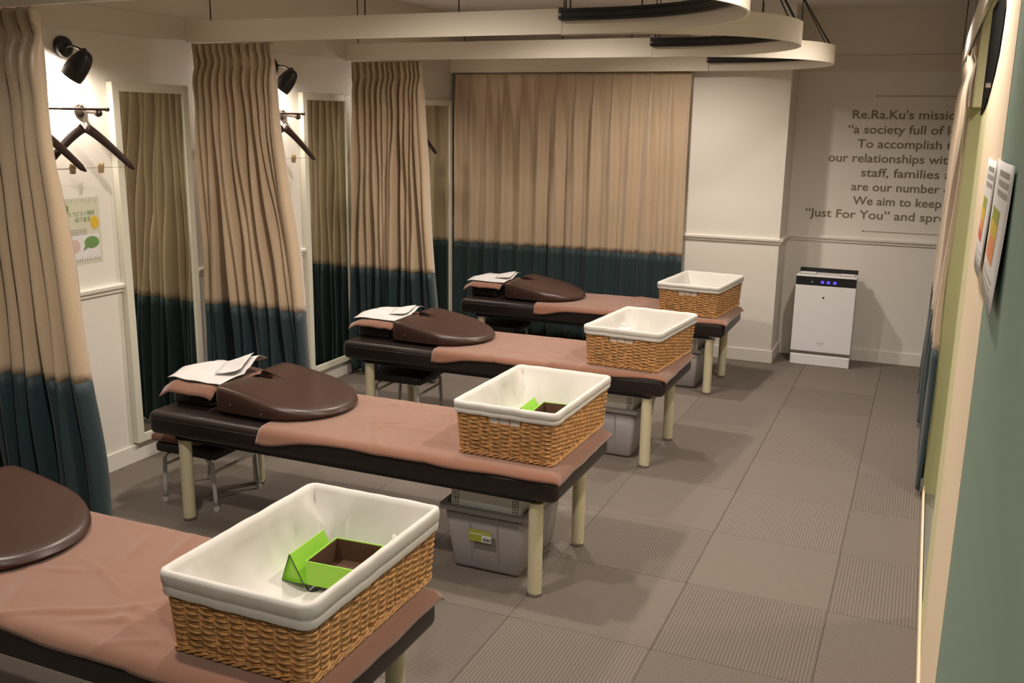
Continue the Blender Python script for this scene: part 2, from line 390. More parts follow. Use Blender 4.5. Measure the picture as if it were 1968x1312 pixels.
# ------------------------------------------------------------------ curtains
def curtain(name, label, group, T0, T1, B0, B1, n, amp, zt=2.0, zb=.04, seam=.715, seed=1, style='gather', nrm=None, nv=44, per=14):
    """sheet from T0..T1 (top, xy) to B0..B1 (bottom, xy); folds along the normal"""
    T0, T1, B0, B1 = map(Vector, (T0, T1, B0, B1)); root = empty(name, (*((B0+B1)/2), zb)); tag(root, label, 'curtain', group)
    dirv = (T1-T0).normalized(); N = Vector((-dirv.y, dirv.x)) if nrm is None else Vector(nrm)
    rnd = random.Random(seed); ph = [rnd.uniform(-.6, .6) for _ in range(n+3)]; am = [rnd.uniform(.65, 1.25) for _ in range(n+3)]
    wid = [rnd.uniform(.6, 1.5) for _ in range(n)]; tot = sum(wid); cum = [0]
    for x in wid: cum.append(cum[-1]+x/tot)
    wid2 = [rnd.choice((.35, .6, 1, 1.6, 2.3)) for _ in range(n)]; t2 = sum(wid2); cum2 = [0]
    for x in wid2: cum2.append(cum2[-1]+x/t2)
    am2 = [a*(.45+.55*min(1.6, w_*n/t2)) for a, w_ in zip(am, wid2)]+[1, 1, 1]
    inv = Vector((*((B0+B1)/2), zb)); H = zt-zb
    def pos(u, z):
        v = (zt-z)/H
        if style == 'pleat':
            k = u*n; f = k-math.floor(k); d = min(f, 1-f); kk = int(round(k)) % (n+1)
            w_ = .07+.30*sm((v-.03)/.5); g = math.exp(-(d/w_)**2)
            a = amp*(.35+.65*sm((v-.02)/.14))*am[kk]
            off = a*(g-.35)+amp*.35*sm(v*1.4)*math.sin(2*PI*k*2+ph[kk]*3+nz(u*7, v*1.5, seed)*2)*.5
            if v < .03: off *= .75
            # pinch line under the heading
            along = 0
        else:
            j = 0; q = sm((v-.04)/.75)
            while j < n-1 and u > cum[j+1]: j += 1
            f = (u-cum[j])/(cum[j+1]-cum[j]); A = am[j]*(1-f)+am[j+1]*f; A2 = am2[j]*(1-f)+am2[j+1]*f; A = A*(1-q)+A2*q
            ub = cum2[j]+(cum2[j+1]-cum2[j])*f; u_ = u*(1-q)+ub*q; ua = u; u = u_
            s = math.sin(2*PI*f+.5*nz(u*5, v*2.2, seed+3)*sm(v*3))
            head = 1-.62*math.exp(-((v-.045)/.018)**2)+.25*math.exp(-((v-.10)/.03)**2)
            off = amp*A*(s*.9+.25*math.sin(4*PI*f+1))*head*(.55+.45*sm(v/.5))
            off += amp*.7*nz(u*9+seed, v*3, 2)*sm(v*4)+amp*.28*nz(u*38, v*2.2, seed)*sm(v*8)
            if v < .03: off += amp*.22*math.sin(6*PI*f)
            along = .35*amp*math.cos(2*PI*f)*sm(v*6)*.6
        a = T0.lerp(T1, clamp(u)); b = B0.lerp(B1, clamp(u)); e = sm(v)*.75+v*.25
        p = a.lerp(b, e)+N*off+dirv*along
        return Vector((p.x, p.y, z))-inv
    nu = n*per
    zs = [zt-(zt-seam)*((j/nv)**1.25) for j in range(nv+1)]
    def upper(u, v): return pos(u, zs[int(round(v*nv))])
    up = obj('upper_panel', grid(upper, nu, nv), 'beige', root, smooth=True); solid(up, .0025, 0)
    def lower(u, v): return pos(u, seam-(seam-zb)*v)
    lo = obj('lower_band', grid(lower, nu, 14), 'teal', root, smooth=True); solid(lo, .0025, 0); lo['label'] = 'dark teal lower band'
    up['label'] = 'beige satin upper part'
    return root
CG = 'beige and teal curtains gathered by the left wall'
curtain('bay_curtain', 'beige curtain with teal hem at the left picture edge, gathered beside the wall', CG, (-3.40, 2.455), (-2.79, 2.455), (-3.40, 2.455), (-2.685, 2.455), 10, .052, zb=.03, seed=4)
curtain('bay_curtain', 'beige curtain with teal hem gathered behind the second massage bed', CG, (-3.40, 3.885), (-2.915, 3.885), (-3.40, 3.885), (-2.745, 3.885), 12, .060, zb=.03, seed=11)
curtain('bay_curtain', 'beige curtain with teal hem gathered behind the third massage bed', CG, (-3.385, 5.295), (-2.885, 5.295), (-3.40, 5.295), (-2.785, 5.295), 13, .060, zb=.03, seed=23)
curtain('drawn_curtain', 'wide closed pleated beige curtain with teal hem behind the farthest bed', None, (-3.385, 6.752), (-1.566, 6.752), (-3.385, 6.752), (-1.564, 6.752), 13, .060, zb=.05, seam=.725, seed=5, style='pleat', nrm=(0, -1), per=18)
curtain('side_curtain', 'beige curtain with teal hem hanging along the right wall, seen edge on', None, (.138, 4.55), (.128, 6.55), (.116, 4.50), (.100, 6.95), 11, .030, zb=.035, seam=.69, seed=31, nrm=(-1, 0))

# ------------------------------------------------------------------ bays: mirror, lamp, rod, hangers, poster
ORD = ['first', 'second', 'third']
def mirror(i, dy):
    y0, y1, z0, z1 = 3.345+dy, 3.835+dy, .098, 1.800; fw = .042
    t = empty('wall_mirror', (XL, (y0+y1)/2, z0))
    tag(t, ['tall white framed mirror nearest the viewer, beside the poster', 'tall white framed mirror between the second and third curtains', 'tall white framed mirror farthest away beside the closed curtain'][i], 'mirror', 'tall white framed wall mirrors')
    iv = Vector((XL, (y0+y1)/2, z0)); xo = XL+.036
    def P(name, bm, m): bmesh.ops.translate(bm, verts=bm.verts, vec=-iv); return obj(name, bm, m, t)
    P('frame_side', B(XL+.001, xo, y0, y0+fw, z0, z1, bev=.003), 'frame'); P('frame_side', B(XL+.001, xo, y1-fw, y1, z0, z1, bev=.003), 'frame')
    P('frame_top', B(XL+.001, xo, y0+fw, y1-fw, z1-fw, z1, bev=.003), 'frame'); P('frame_bottom', B(XL+.001, xo, y0+fw, y1-fw, z0, z0+fw, bev=.003), 'frame')
    P('backing', B(XL+.0245, XL+.0258, y0+fw, y1-fw, z0+fw, z1-fw), 'frame')
    P('mirror_glass', B(XL+.026, XL+.029, y0+fw-.001, y1-fw+.001, z0+fw-.001, z1-fw+.001), 'mirror')
def lamp(i, dy):
    b = Vector((XL+.001, 3.122+dy, 1.931))
    t = empty('wall_lamp', b); tag(t, ['black spot lamp on the wall by the nearest mirror', 'black spot lamp on the wall beside the second curtain', 'black spot lamp hidden behind the third curtain'][i], 'wall lamp', 'black wall spot lamps')
    obj('wall_plate', lathe([(.046, 0), (.046, .008), (.042, .020), (.030, .029), (.012, .033)], (1, 0, 0), (0, 0, 0), 28), 'lampblack', t, smooth=30)
    J = Vector((.165, -.038, -.022))
    obj('arm', T([(.025, -.004, 0), (.06, -.015, .004), (.12, -.04, -.004), J], .0052, 10), 'lampblack', t, smooth=True)
    obj('joint', lathe([(.004, -.012), (.010, -.009), (.011, .006), (.006, .012)], (.4, -.5, -.5), J, 14), 'lampblack', t, smooth=40)
    ax = Vector((-.56, -.26, -.78)).normalized(); org = J+Vector((.014, .008, -.002))
    prof = [(a*1.08, b*1.16) for a, b in [(.004, .0), (.018, .004), (.029, .016), (.037, .036), (.042, .062), (.044, .088), (.043, .112), (.041, .112), (.041, .088), (.039, .062), (.034, .036), (.026, .018), (.003, .008)]]
    obj('shade', lathe(prof, ax, org, 28, capA=True, capB=True), 'lampblack', t, smooth=40)
    obj('bulb', lathe([(.004, .030), (.014, .036), (.021, .052), (.022, .066), (.016, .080), (.004, .088)], ax, org, 16), 'bulb', t, smooth=True)
    l = bpy.data.lights.new('lamp_light', 'POINT'); l.energy = WALL_LAMP_W*PI; l.color = (1, .87, .74); l.shadow_soft_size = .018
    lo = bpy.data.objects.new('lamp_light', l); COL.objects.link(lo); lo.parent = t; lo.location = org+ax*.124
def rod(i, dy):
    xr = XL+.115; y0, y1, z = 2.74+dy, 3.232+dy, 1.676
    t = empty('clothes_rod', (XL, (y0+y1)/2, z)); iv = Vector((XL, (y0+y1)/2, z))
    tag(t, ['dark clothes rod by the nearest mirror', 'dark clothes rod beside the second mirror', 'dark clothes rod beside the farthest mirror'][i], 'clothes rod', 'wall mounted clothes rods')
    def P(name, bm, m, s=False): bmesh.ops.translate(bm, verts=bm.verts, vec=-iv); return obj(name, bm, m, t, smooth=s)
    P('bar', T([(xr, y0, z), (xr, y1, z)], .0055, 12), 'bronze', 40)
    for y in (y0, y1): P('end_cap', lathe([(.004, -.010), (.0085, -.008), (.0085, .006), (.004, .010)], (0, 1, 0), (xr, y, z), 14), 'bronze', 40)
    for y in (y0+.045, y1-.045):
        P('flange', lathe([(.030, 0), (.030, .005), (.024, .014), (.010, .022)], (1, 0, 0), (XL+.001, y, z-.008), 22), 'bronze', 40)
        P('bracket_ball', lathe([(.003, -.017), (.012, -.013), (.017, -.002), (.013, .011), (.004, .016)], (1, .1, 0), (xr-.004, y-.002, z-.016), 16), 'bronze', True)
        P('bracket_stem', T([(XL+.015, y, z-.010), (xr-.01, y, z-.015)], .006, 8), 'bronze')
def hanger(i, dy, y, rot, lab):
    t = empty('coat_hanger', (XL+.115, y+dy, 1.676), rot); tag(t, lab, 'coat hanger', 'dark wooden coat hangers')
    # local: arms along y, hook at the origin
    def arm(s):
        n = 14; pts = []
        def c(u): return Vector((.012*u*u, s*(.006+.205*u), -.078-.028*u-.150*u**1.25 if True else 0))
        def f(u, v):
            p = c(u); hw = .0215*(1-.36*u)*(1 if u < .9 else max(.25, math.sqrt(max(0, 1-((u-.9)/.1)**2)*.94+.06))); th = .006+.004*u
            a = v*2*PI; return p+Vector((th*math.cos(a), 0, 0))+Vector((0, s*.55, .83))*hw*math.sin(a)
        bm = nb(); rings = [[bm.verts.new(f(k/n, q/10)) for q in range(10)] for k in range(n+1)]
        for a, b in zip(rings, rings[1:]):
            for q in range(10): bm.faces.new((a[q], a[(q+1) % 10], b[(q+1) % 10], b[q]))
        bm.faces.new(rings[0]); bm.faces.new(rings[-1]); return bm
    obj('arm', arm(-1), 'wood', t, smooth=True); obj('arm', arm(1), 'wood', t, smooth=True)
    hk = [(0, 0, -.072), (0, .001, -.040), (0, .006, -.024)]+[(0, .0145*math.sin(a), .0065+.0145*-math.cos(a)*1.0-.0015) for a in [PI*.25+k*PI*1.25/10 for k in range(11)]]
    obj('hook', T(hk, .0016, 6), 'chrome', t)
    obj('clip_bar', T([(.010, -.165, -.245), (.010, .165, -.245)], .0012, 6), 'chrome', t)
    for yy in (-.075, .055):
        obj('clip', prism([(yy-.010, -.268), (yy-.012, -.238), (yy-.006, -.226), (yy, -.240), (yy+.008, -.224), (yy+.012, -.230), (yy+.008, -.268)], 'x', .003, .017), 'clip', t)
def poster(i, dy):
    y0, z0, W_, H_ = 3.046+dy, 1.003, .205, .294
    t = empty('wall_poster', (XL, y0, z0)); tag(t, ['pale green printed poster on the wall below the nearest coat hangers', 'pale green printed poster half hidden behind the second curtain'][i], 'poster', 'pale green wall posters')
    def S(name, u0, u1, v0, v1, m, lift=.0008): return obj(name, B(lift, lift+.0006, u0, u1, v0, v1), m, t)
    def P(name, pts, m, lift=.0014): return obj(name, prism([(a, b) for a, b in pts], 'x', lift, lift+.0005), m, t)
    S('paper_sheet', 0, W_, 0, H_, 'plight', .0002)
    S('white_area', .012, W_-.012, .02, .13, 'paper', .0009)
    ell = lambda cy, cz, a, b, n=20: [(cy+a*math.cos(2*PI*k/n), cz+b*math.sin(2*PI*k/n)) for k in range(n)]
    P('yellow_disc', ell(.172, .180, .024, .029), 'yellow')
    P('green_bubble', ell(.148, .092, .042, .027), 'pgreen'); P('bubble_tail', [(.112, .085), (.095, .058), (.125, .070)], 'pgreen', .0020)
    P('green_leaf', [(.022, .225), (.034, .238), (.036, .262), (.027, .258), (.024, .274), (.018, .258), (.004, .268), (.012, .248)], 'pgreen')
    P('round_drawing', ell(.052, .082, .030, .030), 'ppink')
    for k in range(13): S('border_tick', .016+k*.0142, .0185+k*.0142, .010, .022+.010*((k*7) % 3)/2, 'pgrey', .0016)
    for k in range(11): S('border_tick', .018+k*.0165, .020+k*.0165, .276-.008*((k*5) % 3)/2, .288, 'pgrey', .0016)
    for k in range(3): S('print_line', .030, .125, .132+.010*k, .1345+.010*k, 'pgrey', .0016)
    mt = lambda u, v: mtx_face((.0018, u, v), (0, 1, 0), (0, 0, 1))
    o = txt('\u30bb\u30e9\u30d4\u30b9\u30c8\u968f\u6642', .024, 'pgreen', t, mt(.030, .215), 'title_line', width=.145); o['kind'] = 'stuff'
    o = txt('\u7d39\u4ecb\u5ba3\u8a00', .024, 'pgreen', t, mt(.066, .188), 'title_line', width=.085); o['kind'] = 'stuff'
for i in range(3):
    dy = PITCH_Y*i - (.005 if i == 2 else 0)
    mirror(i, dy); lamp(i, 1.425*i); rod(i, dy)
hanger(0, 0, 3.10, math.radians(-12), 'dark wooden coat hanger with two clips by the nearest mirror')
hanger(0, 0, 2.84, math.radians(-8), 'dark wooden coat hanger half hidden behind the leftmost curtain')
hanger(1, PITCH_Y, 3.045, math.radians(-12), 'dark wooden coat hanger beside the second mirror')
hanger(2, PITCH_Y*2, 3.10, math.radians(-12), 'dark wooden coat hanger almost hidden behind the third curtain')
poster(0, 0); poster(1, PITCH_Y)

# ------------------------------------------------------------------ posters on the teal wall
def wall_sheet(y0, y1, z0, z1, label, hot):
    t = empty('wall_notice', (XR, (y0+y1)/2, z0)); tag(t, label, 'poster', 'printed notices on the right wall')
    iv = Vector((XR, (y0+y1)/2, z0))
    def f(u, v):  # curls away from the wall at the lower near corner
        y = y0+(y1-y0)*u; z = z0+(z1-z0)*v
        return Vector((XR-.004-.010*(1-v)**1.5*(1-u*.6)-.004*math.sin(PI*u), y, z))-iv
    def band(name, v0, v1, u0, u1, m, lift):
        o = obj(name, grid(lambda a, b: f(u0+(u1-u0)*a, v0+(v1-v0)*b)-Vector((lift, 0, 0)), 8, 8), m, t, smooth=True); return o
    solid(band('paper_sheet', 0, 1, 0, 1, 'paper', 0), .0006, 0)
    cols = ['red', 'orange', 'yellow', 'lime_print'] if hot else ['orange', 'orange', 'yellow', 'lime_print']
    zs = [.27, .36, .45, .56, .66]
    for k in range(4): band('colour_print', zs[k], zs[k+1], .30, .82-.06*(k % 2), cols[k], .0008)
    for k in range(3): band('text_block', .76+.07*k, .80+.07*k, .12, .62, 'pgrey', .0008)
    for k in range(3): band('text_block', .07+.05*k, .085+.05*k, .15, .85, 'pgrey', .0008)
wall_sheet(2.20, 2.55, 1.345, 1.585, 'farther of two printed notices on the right wall, red and green print', True)
wall_sheet(1.75, 2.185, 1.345, 1.592, 'nearer of two printed notices on the teal wall, orange print', False)

# ------------------------------------------------------------------ massage beds
BX0, BX1, BHW, BZ0, BZ1 = -2.85, -1.05, .2925, .375, .475
ADJ = ['nearest', 'second nearest', 'third nearest', 'farthest']
LEGX, LEGY = (-2.712, -1.147), .2305
bed_meshes = {}
def bed(i):
    y = BEDY[i]; t = empty('massage_bed', (-1.95, y, 0))
    tag(t, ['nearest massage bed, dark vinyl pad, cut off by the left picture edge', 'massage bed, second from the viewer, dark vinyl pad on four cream legs', 'massage bed, third from the viewer, dark vinyl pad on cream legs', 'massage bed farthest away, in front of the closed curtain'][i], 'massage bed', 'dark vinyl massage beds in a row')
    if not bed_meshes:
        bm = B(BX0+1.95, BX1+1.95, -BHW, BHW, BZ0, BZ1, bev=.030, seg=5)
        a = obj('mattress', bm, 'vinyl', t, smooth=40); bed_meshes['m'] = a.data
        pip = [(BX0+1.95+.004, -BHW+.03), (BX0+1.95+.03, -BHW+.004)]
        r = .03; hx = .9; hy = BHW; pts = []
        for cx, cy, a0 in ((hx-r, hy-r, 0), (-hx+r, hy-r, PI/2), (-hx+r, -hy+r, PI), (hx-r, -hy+r, 1.5*PI)):
            for k in range(6): pts.append((cx+(r-.001)*math.cos(a0+k*PI/10), cy+(r-.001)*math.sin(a0+k*PI/10), BZ1-.031))
        b = obj('piping', tube(nb(), pts, .0028, 6, closed=True), 'vinyl', a, smooth=True); bed_meshes['p'] = b.data
        c = obj('frame_rail', B(-.80, .80, -.25, .25, BZ0-.022, BZ0, bev=.004), 'black_pl', t); bed_meshes['f'] = c.data
        l = obj('leg', lathe([(.0262, .012), (.0262, BZ0-.022)], sides=24), 'leg', t, smooth=40); bed_meshes['l'] = l.data
        ft = obj('foot_pad', lathe([(.024, 0), (.027, .003), (.027, .013), (.024, .015)], sides=24), 'chrome', l, smooth=40); bed_meshes['t'] = ft.data
        first = l
    else:
        a = obj('mattress', bed_meshes['m'], 'vinyl', t); obj('piping', bed_meshes['p'], 'vinyl', a); obj('frame_rail', bed_meshes['f'], 'black_pl', t); first = None
    for lx in LEGX:
        for ly in (-LEGY, LEGY):
            if first is not None: l = first; first = None
            else:
                l = obj('leg', bed_meshes['l'], 'leg', t); obj('foot_pad', bed_meshes['t'], 'chrome', l)
            l.location = (lx+1.95, ly, 0)
for i in range(4): bed(i)

def towel(i):
    y = BEDY[i]; rnd = random.Random(40+i); x0 = -2.30 + (-.0 if i else -.0); x1 = BX1+.010
    rid = []
    for k in range(26):
        rid.append((rnd.uniform(x0+.1, x1-.3), rnd.uniform(-.25, .25), rnd.uniform(-.9, .9), rnd.uniform(.05, .2), rnd.uniform(.007, .014), rnd.uniform(.003, .0085)))
    r = .033; hf0 = .016; hb = .02; flat = 2*(BHW-.03)
    t = empty('bed_towel', (-1.65, y, BZ1)); tag(t, ['brown terry towel spread over the nearest massage bed', 'brown terry towel spread over the second nearest massage bed', 'brown terry towel spread over the third nearest massage bed', 'brown terry towel spread over the farthest massage bed'][i], 'towel', 'brown towels on the massage beds')
    iv = Vector((-1.65, y, BZ1))
    def wrap(s, c=.005):      # s: distance past the start of the edge rounding -> (out, down)
        q = r+c
        if s <= 0: return s, 0
        a = s/q
        if a < 1.35: return q*math.sin(a), q*(1-math.cos(a))
        o, dn = q*math.sin(1.35), q*(1-math.cos(1.35)); e = s-1.35*q
        return o+e*.30, dn+e*.95
    def P(u, v):
        x = x0+(x1+.02-x0)*u + .012*math.sin(v*5+i)*(1-u)+.006*nz(v*6, i)
        hf = hf0+.034*math.exp(-((u-.03)/.10)**2)-.008*sm((u-.55)/.45)+.010*nz(u*5, i*3)
        L = hf+r+flat+r+hb; s = v*L
        if s < hf+r: o, dn = wrap(hf+r-s); yy = -(flat/2)-o
        elif s < hf+r+flat: yy = -flat/2+(s-hf-r); dn = 0
        else: o, dn = wrap(s-hf-r-flat); yy = flat/2+o
        ex = x-(BX1-.03); dx = 0; xx = x
        if ex > 0: o2, dx = wrap(ex*.9); xx = BX1-.03+o2; dx *= .8
        zz = 0
        for (rx, ry, ra, rl, rw, rh) in rid:
            ca, sa = math.cos(ra), math.sin(ra); a = (x-rx)*ca+(yy-ry)*sa; b = -(x-rx)*sa+(yy-ry)*ca + .05*math.sin(a*9)
            zz += rh*math.exp(-(b/rw)**2)*math.exp(-(a/rl)**2)
        zz += .0018*(nz(x*9, yy*9, i)+1)
        under = sm((x+2.05)/.1)     # flat under the cushion
        bk = 1-.85*sm((x+1.53)/.05)*(1 if abs(yy) < .4 else 0)*sm((-1.0-x)/.05+1)
        zz *= (.25+.75*under)*bk
        out = .012*nz(u*9, v*3, i)*sm((dn-.03)/.03)*.6
        return Vector((xx, y+yy+ (-abs(out) if yy < 0 else abs(out)), BZ1+.004+zz-(max(dn, dx)+.25*min(dn, dx))))-iv
    o = obj('towel_sheet', grid(P, 110, 64), 'towel', t, smooth=True); solid(o, .0035, 1)
    # woven border at the foot hem
    h = obj('hem', grid(lambda a, b: P(.972+.018*a, b)+Vector((.0, 0, .0048)), 3, 64), 'towel', t, smooth=True)
for i in range(4): towel(i)

# ------------------------------------------------------------------ head cushions
def cushion_mesh():
    # outline in local coords (x to the foot, y across); notch at the head side
    pts = []; xl, xr_, hw = -.27, .27, .245
    def rp(x, y): pts.append((x, y))
    n = 30
    for k in range(n+1):               # rounded foot end
        a = -PI/2+PI*k/n; rp(.02+.25*math.cos(a), hw*math.sin(a))
    m_ = 8
    for k in range(1, m_): rp(.02-(.21)*k/m_, hw-.008*k/m_)
    for k in range(6): a = PI/2+k*PI/10; rp(-.19+.03*math.cos(a), hw-.038+.03*math.sin(a))
    for k in range(1, 5): rp(-.22, hw-.038-(.125)*k/4)
    for k in range(13):                # notch
        a = PI/2-k*PI/12; rp(-.21+.095*math.cos(a), .058*math.sin(a)+0.0)
    for k in range(1, 5): rp(-.22, -.082-(.125)*k/4)
    for k in range(6): a = PI+k*PI/10; rp(-.19+.03*math.cos(a), -hw+.038+.03*math.sin(a))
    for k in range(1, m_): rp(-.19+.21*k/m_, -hw+.008-.008*k/m_)
    c = Vector((.0, 0))
    def top(x): u = clamp((x+.22)/.49); return .112-.078*(sm(u*.95)*.6+u*.4)
    bm = nb(); rings = []
    prof = [(.93, 'b', .0), (.985, 'b', .008), (1.0, 'm', .45), (.995, 't', -.018), (.975, 't', -.006), (.93, 't', -.0005), (.8, 't', .003), (.6, 't', .006), (.35, 't', .008), (.12, 't', .008)]
    for s, kd, dz in prof:
        ring = []
        for x, y in pts:
            px, py = c.x+(x-c.x)*s, c.y+(y-c.y)*s; h = top(px)
            z = dz if kd == 'b' else (h*dz if kd == 'm' else max(h+dz, .006))
            ring.append(bm.verts.new((px, py, z)))
        rings.append(ring)
    N = len(pts)
    for a, b in zip(rings, rings[1:]):
        for k in range(N): bm.faces.new((a[k], a[(k+1) % N], b[(k+1) % N], b[k]))
    bm.faces.new(rings[0][::-1])
    cv = bm.verts.new((c.x, c.y, top(c.x)+.008))
    for k in range(N): bm.faces.new((rings[-1][k], rings[-1][(k+1) % N], cv))
    bmesh.ops.remove_doubles(bm, verts=bm.verts, dist=.0004)
    return bm
cm = None
CUX = [-2.33, -2.345, -2.365, -2.335]
for i in range(4):
    t = empty('bed_cushion', (CUX[i], BEDY[i]+.02, BZ1+.0095), math.radians([-3, 0, 0, 0][i])); tag(t, ['brown notched vinyl cushion on the nearest bed at the left edge', 'brown notched vinyl cushion on the second nearest bed beside white paper', 'brown notched vinyl cushion on the third nearest bed', 'brown notched vinyl cushion on the farthest bed'][i], 'cushion', 'brown notched bed cushions')
    if cm is None: o = obj('cushion_pad', cushion_mesh(), 'cushion', t, smooth=50); cm = o.data
    else: o = obj('cushion_pad', cm, 'cushion', t)
    for xx in (-.13, .02):
        obj('stud', lathe([(.0035, 0), (.002, .002)], (0, -1, .1), (xx, -.2435, .045 if xx < 0 else .026), 8), 'chrome', t)

# ------------------------------------------------------------------ head pillows with cloth and paper (beds 2-4)
def wedge_pillow(i):
    y = BEDY[i]+.01; x = -2.715
    nm = ['', 'second nearest', 'third nearest', 'farthest'][i]
    p = obj('face_pillow', B(-.115, .085, -.17, .17, 0, .082, bev=.018, seg=4), 'vinyl', smooth=40); p.location = (x, y, BZ1+.001)
    tag(p, 'dark boxy face pillow at the head of the %s bed' % nm, 'pillow', 'dark face pillows at the bed heads')
    rnd = random.Random(i)
    c = empty('face_towel', (x, y, BZ1+.083)); tag(c, 'brown cloth folded over the face pillow of the %s bed' % nm, 'cloth', 'brown cloths on the face pillows')
    def f(u, v):
        a = -.155+.27*u; b = -.20+.40*v
        z = .004+.005*(nz(a*14+i, b*14)+.6)
        if a < -.105: z -= (-.105-a)*.55
        if abs(b) > .165: z -= (abs(b)-.165)*(1.0 if i == 1 else .7)
        if a > .09: z -= (a-.09)*.3
        return Vector((a, b, z))
    o = obj('cloth_sheet', grid(f, 26, 30), 'towel', c, smooth=True); solid(o, .006, 1)
    s = empty('paper_sheet', (x, y, BZ1+.096)); s.location.z += .004
    tag(s, 'crumpled white paper sheet on the head pillow of the %s bed' % nm, 'paper', 'white paper sheets on the pillows')
    k = [0, 1.5, .8, .75][i]
    def g(u, v):
        a = -.155+.31*u; b = -.165+.33*v
        ca, sa = math.cos(.5), math.sin(.5)
        z = .006+k*(.030*abs(a*ca+b*sa)/.15*(.4 if b > 0 else .12)+.026*math.exp(-((a*sa-b*ca+.02)/.05)**2)*sm(v+.2))+.004*nz(a*12+i, b*12)
        if b < -.1: z += -.10*(-.1-b)
        if a < -.11: z -= .2*(-.11-a)
        return Vector((a*.9-.01, b*.95, z+.004))
    o = obj('paper', grid(g, 22, 22), 'paper', s, smooth=35); solid(o, .0008, 1)
    h = obj('paper_fold', grid(lambda u, v: Vector((.02+.10*u, -.06+.14*v, .0)) + Vector((0, 0, g(.5+.33*u, .32+.42*v).z+.006+.012*u*k)), 8, 8), 'paper', s, smooth=35); solid(h, .0008, 1)
for i in (1, 2, 3): wedge_pillow(i)

# ------------------------------------------------------------------ wicker baskets
HX0, HY0, HX1, HY1, BH, CR = .180, .272, .192, .284, .190, .016
def per(s, hx, hy, r):
    """point and outward normal on a rounded rectangle, s in [0,1), starting mid front (-y), counter clockwise"""
    a, b = hx-r, hy-r; segs = [a, r*PI/2, 2*b, r*PI/2, 2*a, r*PI/2, 2*b, r*PI/2, a]; L = sum(segs); d = (s % 1.0)*L; k = 0
    while k < 8 and d > segs[k]: d -= segs[k]; k += 1
    if k == 0: return (d, -hy), (0, -1)
    if k == 8: return (-a+d, -hy), (0, -1)
    if k == 2: return (hx, -b+d), (1, 0)
    if k == 4: return (a-d, hy), (0, 1)
    if k == 6: return (-hx, b-d), (-1, 0)
    cx, cy, a0 = {1: (a, -b, -PI/2), 3: (a, b, 0), 5: (-a, b, PI/2), 7: (-a, -b, PI)}[k]
    t = a0+d/r; return (cx+r*math.cos(t), cy+r*math.sin(t)), (math.cos(t), math.sin(t))
def dims(z): f = z/BH; return HX0+(HX1-HX0)*f, HY0+(HY1-HY0)*f
NST = 46
def ring_strand(bm, z, off, rv, rh, rows_phase, amp, s0=0, s1=1, wob=0, per_st=4, seed=0, twist=0):
    hx, hy = dims(z); n = int(NST*per_st*(s1-s0)); K = 6; rings = []; closed = (s1-s0) > .999
    for j in range(n if closed else n+1):
        s = s0+(s1-s0)*j/n; (x, y), (nx, ny) = per(s, hx, hy, CR)
        o = off+amp*((1.25*abs(math.cos(PI*NST*s))**.8-.6)*.75+.45*math.cos(PI*NST*s+rows_phase) if not twist else math.cos(PI*NST*s+rows_phase)) + .0007*nz(s*150, z*90, seed)
        dz = wob*math.sin(PI*NST*s+rows_phase+PI/2) + .0012*nz(s*45, z*70, seed+5) + twist*math.sin(2*PI*NST*.5*s+rows_phase)
        p = Vector((x+nx*o, y+ny*o, z+dz)); nn = Vector((nx, ny, 0))
        rings.append([bm.verts.new(p+nn*rh*math.cos(2*PI*q/K)+Vector((0, 0, rv*math.sin(2*PI*q/K)))) for q in range(K)])
    N = len(rings)
    for j in range(N if closed else N-1):
        a, b = rings[j], rings[(j+1) % N]
        for q in range(K): bm.faces.new((a[q], a[(q+1) % K], b[(q+1) % K], b[q]))
def weave_mesh(slot):
    bm = nb(); z = .020; k = 0
    while z < BH-.004:
        ph = PI*(k % 2)
        if slot and BH-.060 < z < BH-.022: ring_strand(bm, z, 0, .0040, .0025, ph, .0050, .036, .964, .0012, seed=k)
        else: ring_strand(bm, z, 0, .0040, .0025, ph, .0050, 0, 1, .0012, seed=k)
        z += .0078; k += 1
    return bm
def base_mesh():
    bm = nb()
    for k in range(3):
        ring_strand(bm, .008, .0015, .0034, .0034, 2*PI*k/3, .0040, twist=.0055, per_st=5, seed=k)
    for k in range(2): ring_strand(bm, .0135, .001, .003, .003, PI*k, .0035, twist=.003, per_st=5, seed=k+9)
    return bm
def stake_mesh():
    bm = nb()
    for j in range(NST):
        pts = []
        for q in range(5):
            z = .004+(BH-.004)*q/4; hx, hy = dims(z); (x, y), n_ = per((j+.5)/NST, hx, hy, CR); pts.append((x, y, z))
        tube(bm, pts, .0026, 5)
    return bm
def bottom_mesh():
    bm = nb()
    for k in range(30):
        x = -HX0+.01+(2*HX0-.02)*k/29; tube(bm, [(x, -HY0+.012, .007), (x, 0, .008), (x, HY0-.012, .007)], .0055, 6)
    return bm
